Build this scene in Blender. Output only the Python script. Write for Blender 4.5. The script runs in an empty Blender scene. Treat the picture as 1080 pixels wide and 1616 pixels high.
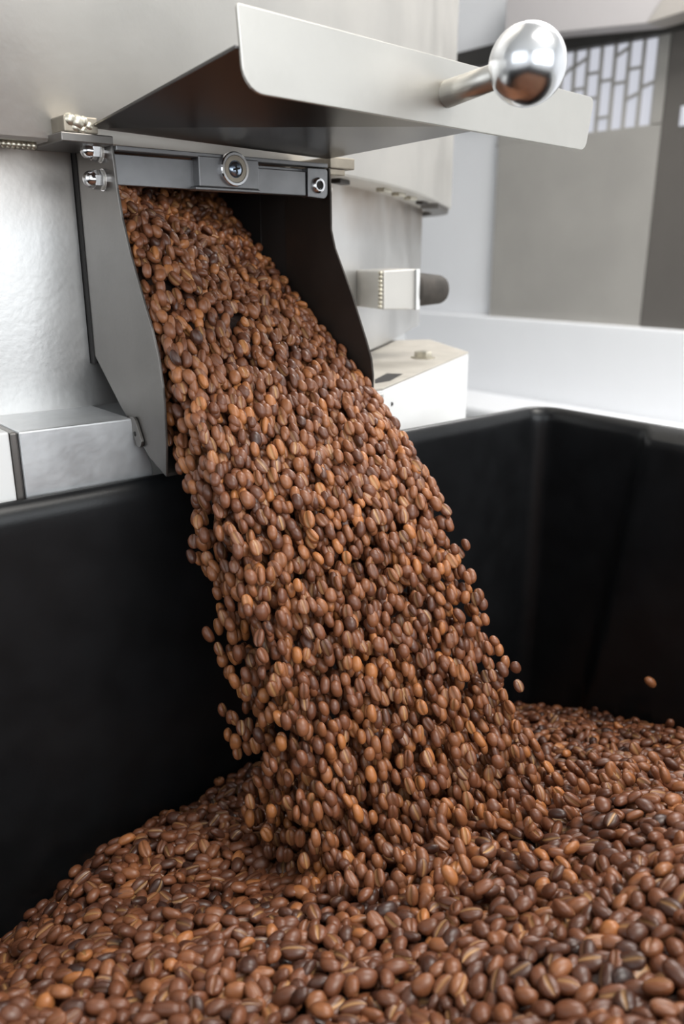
import bpy, bmesh, math
import numpy as np
from mathutils import Vector, Matrix

# ------------------------------------------------------------------ frame of the place
# The roaster's own axes: a runs along its front, b goes into it, c is up.
ANG = math.radians(50.3)
EX = np.array([math.sin(ANG), math.cos(ANG), 0.0])
EY = np.array([-EX[1], EX[0], 0.0])
CAM_Z = 0.92
ORG = np.array([-0.13003858, 0.5, CAM_Z + 0.060263])


def W(a, b, c):
    return ORG + a * EX + b * EY + np.array([0, 0, c])


FLOOR_C = -ORG[2]
sc = bpy.context.scene
C = sc.collection

# ------------------------------------------------------------------ camera
cd = bpy.data.cameras.new('camera')
cam = bpy.data.objects.new('camera', cd)
C.objects.link(cam)
cam.location = (0, 0, CAM_Z)
cam.rotation_euler = (math.radians(90 - 17.7), 0, 0)
cd.sensor_fit = 'HORIZONTAL'
cd.sensor_width = 24.0
cd.lens = 24.0 * 1275 / 1080
cd.clip_start = 0.01
cd.dof.use_dof = True
cd.dof.focus_distance = 0.47
cd.dof.aperture_fstop = 8.0
sc.camera = cam

# ------------------------------------------------------------------ world and light
wd = bpy.data.worlds.new('daylight')
sc.world = wd
wd.use_nodes = True
bgn = wd.node_tree.nodes['Background']
bgn.inputs[0].default_value = (0.90, 0.95, 1.0, 1)
bgn.inputs[1].default_value = 1.0
sc.view_settings.view_transform = 'Standard'
sc.view_settings.look = 'None'
sc.view_settings.gamma = 1
sc.view_settings.use_curve_mapping = False
sc.view_settings.exposure = 0.0
try:
    sc.cycles.max_bounces = 8
    sc.cycles.caustics_reflective = False
    sc.cycles.caustics_refractive = False
    sc.cycles.sample_clamp_indirect = 6
except Exception:
    pass


def area(name, loc, target, sx, sy, power, col=(1, 1, 1)):
    l = bpy.data.lights.new(name, 'AREA')
    l.shape = 'RECTANGLE'
    l.size = sx
    l.size_y = sy
    l.energy = power
    l.color = col
    o = bpy.data.objects.new(name, l)
    C.objects.link(o)
    o.location = Vector(loc)
    d = Vector(target) - Vector(loc)
    o.rotation_euler = d.to_track_quat('-Z', 'Y').to_euler()
    return o


# daylight through the shopfront behind the photographer, and unseen ceiling lamps added for top light
area('shopfront_daylight', W(-0.2, -3.4, 0.55), W(0, 0, -0.3), 3.6, 1.9, 62, (0.93, 0.97, 1.0))
area('side_window_daylight', W(-2.7, -0.9, 0.6), W(0.2, 0.0, -0.1), 2.2, 1.5, 13, (0.9, 0.95, 1.0))
area('added_ceiling_light', W(0.5, -1.2, 1.72), W(0.4, -1.0, 0), 1.2, 1.2, 45, (1.0, 0.96, 0.9))
area('added_ceiling_light', W(1.9, 0.6, 1.72), W(1.95, 0.6, 0), 1.0, 1.0, 42, (1.0, 0.98, 0.96))

# ------------------------------------------------------------------ materials


def nt(name):
    m = bpy.data.materials.new(name)
    m.use_nodes = True
    t = m.node_tree
    return m, t, t.nodes['Principled BSDF']


def plain(name, col, rough=0.5, metal=0.0, noise=0.06, nscale=30, bump=0.0, bscale=200, spec=0.5, stretch=(1, 1, 1), rvar=0.0):
    m, t, p = nt(name)
    p.inputs['Metallic'].default_value = metal
    p.inputs['Roughness'].default_value = rough
    p.inputs['Specular IOR Level'].default_value = spec
    tc = t.nodes.new('ShaderNodeTexCoord')
    mp = t.nodes.new('ShaderNodeMapping')
    mp.inputs['Scale'].default_value = stretch
    t.links.new(tc.outputs['Object'], mp.inputs[0])
    n = t.nodes.new('ShaderNodeTexNoise')
    n.inputs['Scale'].default_value = nscale
    n.inputs['Detail'].default_value = 6
    t.links.new(mp.outputs[0], n.inputs[0])
    r = t.nodes.new('ShaderNodeValToRGB')
    lo = [c * (1 - noise) for c in col[:3]] + [1]
    hi = [min(1, c * (1 + noise)) for c in col[:3]] + [1]
    r.color_ramp.elements[0].color = lo
    r.color_ramp.elements[0].position = 0.35
    r.color_ramp.elements[1].color = hi
    r.color_ramp.elements[1].position = 0.65
    t.links.new(n.outputs[0], r.inputs[0])
    t.links.new(r.outputs[0], p.inputs['Base Color'])
    if rvar:
        mr = t.nodes.new('ShaderNodeMapRange')
        mr.inputs['From Min'].default_value = 0.3
        mr.inputs['From Max'].default_value = 0.7
        mr.inputs['To Min'].default_value = rough - rvar
        mr.inputs['To Max'].default_value = rough + rvar
        t.links.new(n.outputs[0], mr.inputs[0])
        t.links.new(mr.outputs[0], p.inputs['Roughness'])
    if bump:
        n2 = t.nodes.new('ShaderNodeTexNoise')
        n2.inputs['Scale'].default_value = bscale
        t.links.new(mp.outputs[0], n2.inputs[0])
        b = t.nodes.new('ShaderNodeBump')
        b.inputs['Strength'].default_value = bump
        b.inputs['Distance'].default_value = 0.0005
        t.links.new(n2.outputs[0], b.inputs['Height'])
        t.links.new(b.outputs[0], p.inputs['Normal'])
    return m


def emit(name, col, s):
    m, t, p = nt(name)
    p.inputs['Base Color'].default_value = (0.15, 0.15, 0.15, 1)
    p.inputs['Emission Color'].default_value = (*col, 1)
    p.inputs['Emission Strength'].default_value = s
    return m


MAT = {
    'steel': plain('brushed_steel', (0.70, 0.675, 0.635), 0.54, 1.0, 0.05, 14, 0.15, 260, rvar=0.05),
    'steel_low': plain('brushed_steel_cool', (0.66, 0.655, 0.645), 0.42, 1.0, 0.07, 12, 0.2, 220, rvar=0.06),
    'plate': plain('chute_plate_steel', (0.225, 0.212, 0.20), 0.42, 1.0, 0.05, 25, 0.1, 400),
    'plate_in': plain('dark_chute_steel', (0.055, 0.046, 0.040), 0.5, 0.6, 0.15, 25),  # darker and browner than the left plate's steel
    'tray': plain('gate_tray_steel', (0.15, 0.145, 0.14), 0.28, 1.0, 0.05, 20),
    'gate': plain('gate_plate_steel', (0.62, 0.60, 0.56), 0.4, 1.0, 0.04, 18, 0.1, 300),
    'bar': plain('grey_bar_steel', (0.26, 0.26, 0.265), 0.42, 0.9, 0.08, 60),
    'chrome': plain('polished_steel', (0.80, 0.80, 0.81), 0.12, 1.0, 0.02, 20),
    'ball': plain('satin_ball_steel', (0.82, 0.83, 0.85), 0.22, 1.0, 0.02, 20),
    'brass': plain('dull_tan_metal', (0.36, 0.32, 0.26), 0.5, 0.7, 0.15, 60),
    'weld': plain('rough_weld_metal', (0.62, 0.58, 0.48), 0.35, 0.9, 0.2, 200),
    'zinc': plain('mottled_cast_aluminium', (0.68, 0.69, 0.70), 0.50, 0.95, 0.12, 30, 0.3, 150, rvar=0.08),
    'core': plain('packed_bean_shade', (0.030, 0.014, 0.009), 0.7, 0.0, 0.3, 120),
    'screw': plain('blue_zinc_screw', (0.42, 0.50, 0.62), 0.25, 1.0, 0.05, 40),
    'black': plain('black_plastic', (0.0085, 0.0090, 0.0100), 0.33, 0.0, 0.2, 40, 0.12, 700, spec=0.35),
    'dark': plain('dark_void_metal', (0.018, 0.016, 0.015), 0.7, 0.0, 0.1, 20),
    'rubber': plain('dusty_black_rubber', (0.055, 0.047, 0.040), 0.75, 0.0, 0.3, 60),
    'whitebox': plain('white_painted_steel', (0.86, 0.86, 0.85), 0.4, 0.0, 0.01, 20),
    'dusty': plain('dusty_white_paint', (0.50, 0.465, 0.41), 0.7, 0.0, 0.07, 45),
    'white': plain('white_wall_paint', (0.84, 0.85, 0.87), 0.6, 0.0, 0.01, 3),
    'ceil': plain('white_ceiling_paint', (0.80, 0.79, 0.77), 0.8, 0.0, 0.01, 3),
    'floor': plain('grey_concrete_floor', (0.35, 0.35, 0.34), 0.6, 0.0, 0.08, 4),
    'panel': plain('warm_grey_panel', (0.36, 0.345, 0.32), 0.55, 0.0, 0.05, 4),
    'panel_dark': plain('dark_grey_panel', (0.115, 0.105, 0.095), 0.6, 0.0, 0.05, 4),
    'beam': plain('charcoal_beam', (0.03, 0.028, 0.025), 0.6, 0.0, 0.05, 6),
    'soffit': plain('pale_lilac_grey_soffit', (0.50, 0.475, 0.475), 0.6, 0.0, 0.02, 5),
    'soffit_b': plain('warm_grey_soffit', (0.42, 0.39, 0.36), 0.6, 0.0, 0.02, 5),
    'daylight': emit('daylit_window_glass', (0.86, 0.88, 0.98), 0.62),
    'lamp': emit('added_lamp_diffuser', (1.0, 0.97, 0.92), 3.0),  # glow of the added ceiling lamps
}


def heat_tint(m):
    t = m.node_tree
    p = t.nodes['Principled BSDF']
    src = p.inputs['Base Color'].links[0].from_socket
    geo = t.nodes.new('ShaderNodeNewGeometry')
    sp = t.nodes.new('ShaderNodeSeparateXYZ')
    t.links.new(geo.outputs['Position'], sp.inputs[0])
    mr = t.nodes.new('ShaderNodeMapRange')
    mr.inputs['From Min'].default_value = ORG[2] - .050
    mr.inputs['From Max'].default_value = ORG[2] - .004
    t.links.new(sp.outputs['Z'], mr.inputs[0])
    n = t.nodes.new('ShaderNodeTexNoise')
    n.inputs['Scale'].default_value = 16
    t.links.new(geo.outputs['Position'], n.inputs[0])
    mu = t.nodes.new('ShaderNodeMath')
    mu.operation = 'MULTIPLY'
    t.links.new(mr.outputs[0], mu.inputs[0])
    t.links.new(n.outputs[0], mu.inputs[1])
    mx = t.nodes.new('ShaderNodeMix')
    mx.data_type = 'RGBA'
    t.links.new(mu.outputs[0], mx.inputs[0])
    t.links.new(src, mx.inputs[6])
    mx.inputs[7].default_value = (0.30, 0.20, 0.12, 1)
    t.links.new(mx.outputs[2], p.inputs['Base Color'])


heat_tint(MAT['steel_low'])


def bean_material():
    m, t, p = nt('roasted_coffee_skin')
    at = t.nodes.new('ShaderNodeAttribute')
    at.attribute_name = 'tone'
    cr = t.nodes.new('ShaderNodeAttribute')
    cr.attribute_name = 'crease'
    tc = t.nodes.new('ShaderNodeTexCoord')
    n = t.nodes.new('ShaderNodeTexNoise')
    n.inputs['Scale'].default_value = 420
    n.inputs['Detail'].default_value = 4
    t.links.new(tc.outputs['Object'], n.inputs[0])
    ad = t.nodes.new('ShaderNodeMath')
    ad.operation = 'MULTIPLY_ADD'
    ad.inputs[1].default_value = 0.22
    t.links.new(n.outputs[0], ad.inputs[0])
    t.links.new(at.outputs['Fac'], ad.inputs[2])
    r = t.nodes.new('ShaderNodeValToRGB')
    e = r.color_ramp.elements
    e[0].position = 0.05
    e[0].color = (0.022, 0.011, 0.010, 1)
    e[1].position = 1.12
    e[1].color = (0.44, 0.165, 0.052, 1)
    for pos, col in ((0.35, (0.100, 0.036, 0.019, 1)), (0.65, (0.195, 0.069, 0.031, 1)), (0.9, (0.31, 0.118, 0.046, 1))):
        x = e.new(pos)
        x.color = col
    t.links.new(ad.outputs[0], r.inputs[0])
    mx = t.nodes.new('ShaderNodeMix')
    mx.data_type = 'RGBA'
    t.links.new(cr.outputs['Fac'], mx.inputs[0])
    t.links.new(r.outputs[0], mx.inputs[6])
    mx.inputs[7].default_value = (0.62, 0.36, 0.15, 1)
    t.links.new(mx.outputs[2], p.inputs['Base Color'])
    p.inputs['Roughness'].default_value = 0.39
    p.inputs['Specular IOR Level'].default_value = 0.6
    b = t.nodes.new('ShaderNodeBump')
    b.inputs['Strength'].default_value = 0.25
    b.inputs['Distance'].default_value = 0.0003
    t.links.new(n.outputs[0], b.inputs['Height'])
    t.links.new(b.outputs[0], p.inputs['Normal'])
    return m


MAT['bean'] = bean_material()

# ------------------------------------------------------------------ helpers


def thing(name, label, cat, base, group=None, kind=None):
    o = bpy.data.objects.new(name, None)
    C.objects.link(o)
    o.location = Vector(W(*base))
    o.empty_display_size = 0.05
    if label:
        o['label'] = label
    if cat:
        o['category'] = cat
    if group:
        o['group'] = group
    if kind:
        o['kind'] = kind
    return o


def root_world(o):
    v = Vector((0, 0, 0))
    while o is not None:
        v += Vector(o.location)
        o = o.parent
    return v


def link(name, me, parent=None, label=None, mat=None, origin=None, smooth=False, kind=None):
    """me holds world coordinates; the object's origin goes to `origin` (world) or to the parent's."""
    o = bpy.data.objects.new(name, me)
    C.objects.link(o)
    base = root_world(parent) if parent is not None else Vector((0, 0, 0))
    org = Vector(origin) if origin is not None else base
    me.transform(Matrix.Translation(-org))
    o.parent = parent
    o.location = org - base
    if mat:
        me.materials.append(MAT[mat])
    if smooth:
        for f in me.polygons:
            f.use_smooth = True
    if label:
        o['label'] = label
    if kind:
        o['kind'] = kind
    return o


def finish(bm, name, parent, mat, bev=0.0, seg=2, **k):
    bmesh.ops.recalc_face_normals(bm, faces=bm.faces)
    if bev:
        es = [e for e in bm.edges if len(e.link_faces) == 2 and e.calc_face_angle(0) > 0.6]
        bmesh.ops.bevel(bm, geom=es, offset=bev, segments=seg, affect='EDGES', profile=0.5, clamp_overlap=True)
    me = bpy.data.meshes.new(name)
    bm.to_mesh(me)
    bm.free()
    return link(name, me, parent, mat=mat, **k)


def add_prism(bm, pts, d):
    """pts: polygon in a,b,c; d: extrusion in a,b,c."""
    d = np.array(d, float)
    lo = [bm.verts.new(W(*p)) for p in pts]
    hi = [bm.verts.new(W(*(np.array(p, float) + d))) for p in pts]
    n = len(pts)
    bm.faces.new(lo)
    bm.faces.new(hi[::-1])
    for i in range(n):
        j = (i + 1) % n
        bm.faces.new((lo[i], hi[i], hi[j], lo[j]))


def prism(name, pts, d, mat, parent=None, bev=0.0, **k):
    bm = bmesh.new()
    add_prism(bm, pts, d)
    return finish(bm, name, parent, mat, bev, **k)


def add_box(bm, a0, a1, b0, b1, c0, c1):
    add_prism(bm, [(a0, b0, c0), (a1, b0, c0), (a1, b1, c0), (a0, b1, c0)], (0, 0, c1 - c0))


def box(name, a0, a1, b0, b1, c0, c1, mat, parent=None, bev=0.0, **k):
    bm = bmesh.new()
    add_box(bm, a0, a1, b0, b1, c0, c1)
    return finish(bm, name, parent, mat, bev, **k)


def add_lathe(bm, p0, p1, prof, n=28):
    """prof: list of (t, r) along the axis p0->p1 (a,b,c), t in metres from p0."""
    P0 = Vector(W(*p0))
    ax = (Vector(W(*p1)) - P0).normalized()
    u = ax.orthogonal().normalized()
    v = ax.cross(u)
    rings = []
    for t, r in prof:
        if r < 1e-6:
            rings.append([bm.verts.new(P0 + ax * t)])
        else:
            rings.append([bm.verts.new(P0 + ax * t + (u * math.cos(2 * math.pi * k / n) + v * math.sin(2 * math.pi * k / n)) * r) for k in range(n)])
    for A, B in zip(rings, rings[1:]):
        for k in range(n):
            j = (k + 1) % n
            if len(A) == 1 and len(B) == 1:
                continue
            if len(A) == 1:
                bm.faces.new((A[0], B[k], B[j]))
            elif len(B) == 1:
                bm.faces.new((A[k], B[0], A[j]))
            else:
                bm.faces.new((A[k], B[k], B[j], A[j]))


def lathe(name, p0, p1, prof, mat, parent=None, n=28, smooth=True, **k):
    bm = bmesh.new()
    add_lathe(bm, p0, p1, prof, n)
    return finish(bm, name, parent, mat, smooth=smooth, **k)


def round_poly(pts, rads, seg=5):
    """2-D polygon with filleted corners."""
    out = []
    n = len(pts)
    for i in range(n):
        p = np.array(pts[i], float)
        a = np.array(pts[i - 1], float) - p
        b = np.array(pts[(i + 1) % n], float) - p
        r = rads[i]
        if r <= 0:
            out.append(tuple(p))
            continue
        la, lb = np.linalg.norm(a), np.linalg.norm(b)
        a /= la
        b /= lb
        ang = math.acos(max(-1, min(1, a @ b)))
        t = min(r / math.tan(ang / 2), la * .49, lb * .49)
        r = t * math.tan(ang / 2)
        cen = p + (a + b) / np.linalg.norm(a + b) * r / math.sin(ang / 2)
        v0, v1 = p + a * t - cen, p + b * t - cen
        for k in range(seg + 1):
            s = k / seg
            v = v0 * (1 - s) + v1 * s
            v = v / np.linalg.norm(v) * r
            out.append(tuple(cen + v))
    return out


def catmull(pts, per=8, closed=True):
    P = np.array(pts, float)
    n = len(P)
    out = []
    rng = range(n) if closed else range(n - 1)
    for i in rng:
        if closed:
            p0, p1, p2, p3 = P[i - 1], P[i], P[(i + 1) % n], P[(i + 2) % n]
        else:
            p0, p1, p2, p3 = P[max(i - 1, 0)], P[i], P[i + 1], P[min(i + 2, n - 1)]
        for k in range(per):
            t = k / per
            out.append(0.5 * ((2 * p1) + (-p0 + p2) * t + (2 * p0 - 5 * p1 + 4 * p2 - p3) * t * t + (-p0 + 3 * p1 - 3 * p2 + p3) * t ** 3))
    if not closed:
        out.append(P[-1])
    return np.array(out)


# ------------------------------------------------------------------ the room


def struct(name, a0, a1, b0, b1, c0, c1, mat, bev=0.0):
    o = box(name, a0, a1, b0, b1, c0, c1, mat, None, bev, origin=W((a0 + a1) / 2, (b0 + b1) / 2, c0))
    o['kind'] = 'structure'
    return o


CEIL_C = 1.80
struct('floor', -3.3, 3.3, -4.2, 4.2, FLOOR_C - 0.1, FLOOR_C, 'floor')
struct('ceiling', -3.3, 3.3, -4.2, 4.2, CEIL_C, CEIL_C + 0.1, 'ceil')
struct('wall_back', -3.3, 3.3, 4.2, 4.3, FLOOR_C, CEIL_C, 'white')
# left wall and shopfront wall, each with its opening to the daylight
for nm, q in (('wall_left', [(-3.4, -3.3, -4.2, 4.2, FLOOR_C, -0.2), (-3.4, -3.3, -4.2, 4.2, 1.4, CEIL_C), (-3.4, -3.3, 0.4, 4.2, -0.2, 1.4)]),
              ('wall_front', [(-3.4, 3.4, -4.3, -4.2, FLOOR_C, -0.5), (-3.4, 3.4, -4.3, -4.2, 1.55, CEIL_C), (2.2, 3.4, -4.3, -4.2, -0.5, 1.55)])):
    bm = bmesh.new()
    for x in q:
        add_box(bm, *x)
    finish(bm, nm, None, 'white', origin=W(q[0][0], q[0][2], FLOOR_C))['kind'] = 'structure'

# the wall on the right, with panels, a pierced screen and a bench built against it
RA = 2.50
wr = struct('wall_right', RA + 0.04, RA + 0.14, -4.2, 4.2, FLOOR_C, CEIL_C, 'white')

pan = box('wall_panel', RA, RA + 0.03, 1.134, 1.835, -0.36, 0.355, 'panel', wr, 0.003)
box('wall_panel', RA, RA + 0.03, 1.590, 1.835, 0.355, 0.668, 'panel', wr, 0.003)
box('wall_panel', RA, RA + 0.03, 1.134, 1.178, 0.357, 0.668, 'panel', wr, 0.003)
box('door_panel', RA - 0.004, RA + 0.03, 0.55, 1.130, -0.36, 0.70, 'panel_dark', wr, 0.003, label='dark grey panel')
box('window_pane', RA - 0.008, RA + 0.0, 0.98, 1.066, 0.34, 0.40, 'daylight', wr, label='bright sliver of window')
# lintel beam
bm = bmesh.new()
add_prism(bm, [(RA - 0.02, 0.5, 0.622), (RA - 0.02, 1.20, 0.624), (RA - 0.02, 2.35, 0.662), (RA - 0.02, 2.35, 0.712), (RA - 0.02, 0.5, 0.72)], (0.06, 0, 0))
finish(bm, 'lintel_beam', wr, 'beam', 0.002, label='charcoal lintel beam')
# soffit above
prism('soffit', [(RA - 0.12, 1.73, 0.696), (RA - 0.12, 1.154, 0.636), (RA - 0.12, 1.108, 0.693), (RA - 0.12, 1.108, 0.95), (RA - 0.12, 1.73, 0.95)], (0.14, 0, 0), 'soffit', wr, 0.003, label='pale lilac grey soffit')
prism('soffit', [(RA - 0.12, 1.153, 0.636), (RA - 0.12, 0.60, 0.67), (RA - 0.12, 0.60, 0.95), (RA - 0.12, 1.107, 0.95), (RA - 0.12, 1.107, 0.693)], (0.14, 0, 0), 'soffit_b', wr, 0.003, label='darker warm grey soffit')

# pierced screen: one sheet of daylit glass, bars in front of it
w1 = thing('window_1', None, None, (RA + 0.03, 1.35, 0.36), kind='structure')
box('pane', RA + 0.022, RA + 0.034, 1.17, 1.845, 0.355, 0.660, 'daylight', w1)
box('pane', RA + 0.022, RA + 0.034, 1.846, 2.02, 0.475, 0.660, 'daylight', w1)
edges = [1.1785, 1.2335, 1.2885, 1.3430, 1.3975, 1.4535, 1.5085, 1.5640, 1.6190, 1.6740, 1.7290, 1.784, 1.839, 1.894, 1.949]
BW = 0.0085
for e in edges:
    box('bar', RA + 0.006, RA + 0.020, e - BW / 2, e + BW / 2, 0.350 if e < 1.85 else 0.470, 0.664, 'panel', w1)


def cross(b0, b1, c0, c1, th=0.0085):
    bm = bmesh.new()
    add_prism(bm, [(RA + 0.007, b0, c0 - th / 2), (RA + 0.007, b1, c1 - th / 2), (RA + 0.007, b1, c1 + th / 2), (RA + 0.007, b0, c0 + th / 2)], (0.012, 0, 0))
    finish(bm, 'crossbar', w1, 'panel')


CB = [(0, .492, .478), (1, .465, .448), (1, .542, .542), (2, .505, .505), (2, .612, .588), (3, .520, .520), (3, .402, .402), (4, .551, .551),
      (4, .470, .470), (5, .508, .508), (5, .606, .582), (6, .480, .480), (6, .588, .560), (7, .43, .43), (7, .56, .56), (8, .50, .48), (9, .45, .45), (9, .58, .58),
      (10, .52, .50), (11, .48, .48), (11, .60, .58), (12, .54, .54), (13, .56, .54)]
for k, c1, c0 in CB:
    cross(edges[k], edges[k + 1], c1, c0)
box('frame', RA + 0.002, RA + 0.022, 1.17, 1.845, 0.345, 0.357, 'panel', w1)
box('frame', RA + 0.002, RA + 0.022, 1.845, 2.02, 0.465, 0.476, 'panel', w1)
box('frame', RA + 0.002, RA + 0.022, 1.17, 2.02, 0.655, 0.668, 'panel_dark', w1)

# white low wall below the panels, bench in front of it
bm = bmesh.new()
add_box(bm, RA - 0.05, RA + 0.03, -1.6, 3.6, FLOOR_C, -0.309)
finish(bm, 'wainscot', wr, 'white', 0.006, label='white low wall under the panels')
bench = thing('bench', 'long white bench with a rounded front edge along the white low wall behind the bin', 'bench', (2.27, 1.2, FLOOR_C))
box('seat', 2.13, RA - 0.052, -1.2, 3.2, -0.665, -0.617, 'white', bench, 0.018, seg=4)
box('base', 2.17, RA - 0.052, -1.17, 3.17, FLOOR_C, -0.665, 'white', bench, 0.003)

for k, (a, b, s) in enumerate(((0.5, -1.2, 0.6), (1.9, 0.6, 0.5))):  # unseen lamps, added to light the beans and the right wall
    t = thing('added_ceiling_lamp', ('added square ceiling lamp, out of view, lighting the beans from above', 'added square ceiling lamp, out of view, brightening the right wall and bench')[k], 'lamp', (a, b, CEIL_C - 0.05))
    box('lamp_frame', a - s, a + s, b - s, b + s, CEIL_C - 0.04, CEIL_C, 'white', t, 0.003)
    box('diffuser', a - s + .04, a + s - .04, b - s + .04, b + s - .04, CEIL_C - 0.048, CEIL_C - 0.04, 'lamp', t)

# ------------------------------------------------------------------ the roaster
roaster = thing('coffee_roaster', 'large brushed steel coffee roaster pouring beans through its open discharge chute', 'roaster', (0.05, 0.5, FLOOR_C))

UP = [(-.62, .75), (-.56, .42), (-.40, .18), (-.25, .065), (-.13, .025), (-.056, .0185), (0.0, .0185), (.06, .022), (.12, .033), (.17, .047), (.2187, .0662), (.2641, .0877), (.3266, .1186), (.4165, .1744),
      (.52, .248), (.60, .309), (.677, .371), (.72, .44), (.73, .54), (.68, .78), (.5, .98), (.2, 1.06), (-.2, 1.04), (-.5, .93)]
up = catmull(UP, 6)


def offset_loop(L, r):
    n = len(L)
    out = []
    for i in range(n):
        t = L[(i + 1) % n] - L[i - 1]
        t /= np.linalg.norm(t)
        nv = np.array([t[1], -t[0]])     # outward for a counter-clockwise loop
        out.append(L[i] - nv * r)
    return np.array(out)


def loop_shell(bm, levels):
    """levels: list of (loop2d, c); consecutive levels are bridged."""
    rows = [[bm.verts.new(W(p[0], p[1], c)) for p in L] for L, c in levels]
    n = len(rows[0])
    for A, B in zip(rows, rows[1:]):
        for i in range(n):
            j = (i + 1) % n
            bm.faces.new((A[i], A[j], B[j], B[i]))
    return rows


low = offset_loop(up, 0.040)
# the left part of the lower housing turns slightly towards the chute
bm = bmesh.new()
rows = loop_shell(bm, [(low, 0.0), (offset_loop(up, .0015), 0.0), (up, .0015), (up, 0.80), (offset_loop(up, .006), 0.806)])
bm.faces.new(rows[-1])
finish(bm, 'upper_housing', roaster, 'steel', smooth=False, label='pale brushed steel upper housing')
uh = bpy.data.objects['upper_housing']
for f in uh.data.polygons:
    f.use_smooth = abs(f.normal.z) < 0.2

BOT = -0.158
bm = bmesh.new()
cl = [0.0, -0.02, -0.05, -0.09, -0.13, BOT]
rws = [[bm.verts.new(W(p[0], p[1], c)) for p in low] for c in cl]
for k in range(len(cl) - 1):
    for i in range(len(low)):
        j = (i + 1) % len(low)
        am = (low[i][0] + low[j][0]) / 2
        if low[i][1] < .3 and -0.002 < am < 0.160 and k < 4:
            continue
        bm.faces.new((rws[k][i], rws[k][j], rws[k + 1][j], rws[k + 1][i]))
finish(bm, 'lower_housing', roaster, 'steel_low', smooth=True, label='cool brushed steel lower housing')

# machine base under the housing
base_loop = offset_loop(up, 0.03)
bm = bmesh.new()
rows = loop_shell(bm, [(offset_loop(up, .06), FLOOR_C), (offset_loop(up, .06), BOT - 0.002)])
bm.faces.new(rows[0])
bm.faces.new(rows[-1])
finish(bm, 'machine_base', roaster, 'whitebox')

# thick lip with tabs under the upper housing on its right shoulder
lip = offset_loop(up, 0.004)
lip2 = offset_loop(up, 0.026)
sel = [i for i in range(len(up)) if up[i][0] > 0.56 and up[i][1] < 0.6]
bm = bmesh.new()
A = [bm.verts.new(W(*lip[i], 0.0)) for i in sel]
B = [bm.verts.new(W(*lip[i], -0.006)) for i in sel]
D = [bm.verts.new(W(*lip2[i], -0.006)) for i in sel]
E_ = [bm.verts.new(W(*lip2[i], 0.0)) for i in sel]
for X, Y in ((A, B), (B, D), (D, E_)):
    for i in range(len(sel) - 1):
        bm.faces.new((X[i], X[i + 1], Y[i + 1], Y[i]))
bm.faces.new((A[0], B[0], D[0], E_[0]))
bm.faces.new((A[-1], B[-1], D[-1], E_[-1]))
finish(bm, 'housing_lip', roaster, 'plate', label='dark rounded lip under the upper housing')
tabc = [(.209, .078), (.254, .098), (.350, .148), (.402, .182), (.452, .216), (.520, .266)]
for k, (a, b) in enumerate(tabc):
    w = .010
    prism('vent_tab', [(a - w, b - w * .55, -.0035), (a + w, b + w * .55, -.0035), (a + w - .004, b + w * .55 + .008, -.0035), (a - w - .004, b - w * .55 + .008, -.0035)], (0, 0, .0035),
          'weld' if k in (2, 3, 4) else 'plate_in', roaster, 0.0006)

# ropey weld bead left of the clamp
bm = bmesh.new()
for k in range(26):
    a = -0.105 + k * 0.0028
    add_lathe(bm, (a - .0022, 0.0285, -.0022), (a + .0022, 0.0275, -.0015), [(0, 0), (.0004, .0016), (.0022, .0026), (.0040, .0016), (.0044, 0)], 8)
finish(bm, 'weld_bead', roaster, 'weld', smooth=True, label='ropey weld bead under the housing')

# clamps that hold the gate's hinge, left and right of the chute
cb = thing('clamp', None, None, (0, 0, 0))
cb.parent = roaster
cb.location = Vector(W(-0.02, 0.01, 0.005)) - root_world(roaster)
prism('clamp_block', [(-.0275, 0.0, .0035), (-.008, 0.0, .0035), (-.008, .05, .0035), (-.0275, .05, .0035)], (0, 0, .0085), 'brass', cb, .0008)
prism('clamp_foot', [(-.0300, -.001, -.0015), (0.0, -.001, -.0015), (0.0, .05, -.0015), (-.0300, .05, -.0015)], (0, 0, .0048), 'plate', cb, .0006, label='dark grey foot plate')
bm = bmesh.new()
for (a, c, r) in ((-.0235, .0098, .0028), (-.0195, .0088, .0032), (-.0160, .0094, .0024), (-.0205, .0062, .0024), (-.0165, .0052, .0020), (-.0130, .0075, .0022)):
    r *= 1.3
    add_lathe(bm, (a, .0018, c), (a + .2 * r, -1, c + .1 * r), [(0, r), (r * .35, r * .97), (r * .65, r * .75), (r * .85, r * .4), (r * .92, 0)], 14)
finish(bm, 'weld_spatter', cb, 'weld', smooth=True, label='lumpy pale weld')
cr2 = thing('clamp', None, None, (0, 0, 0))
cr2.parent = roaster
cr2.location = Vector(W(.17, 0.01, 0.0)) - root_world(roaster)
box('clamp_block', .1605, .1825, .002, .05, -.0036, .0038, 'brass', cr2, .0008)
box('clamp_foot', .1605, .1745, .003, .05, -.0078, -.0038, 'brass', cr2, .0006)

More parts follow.
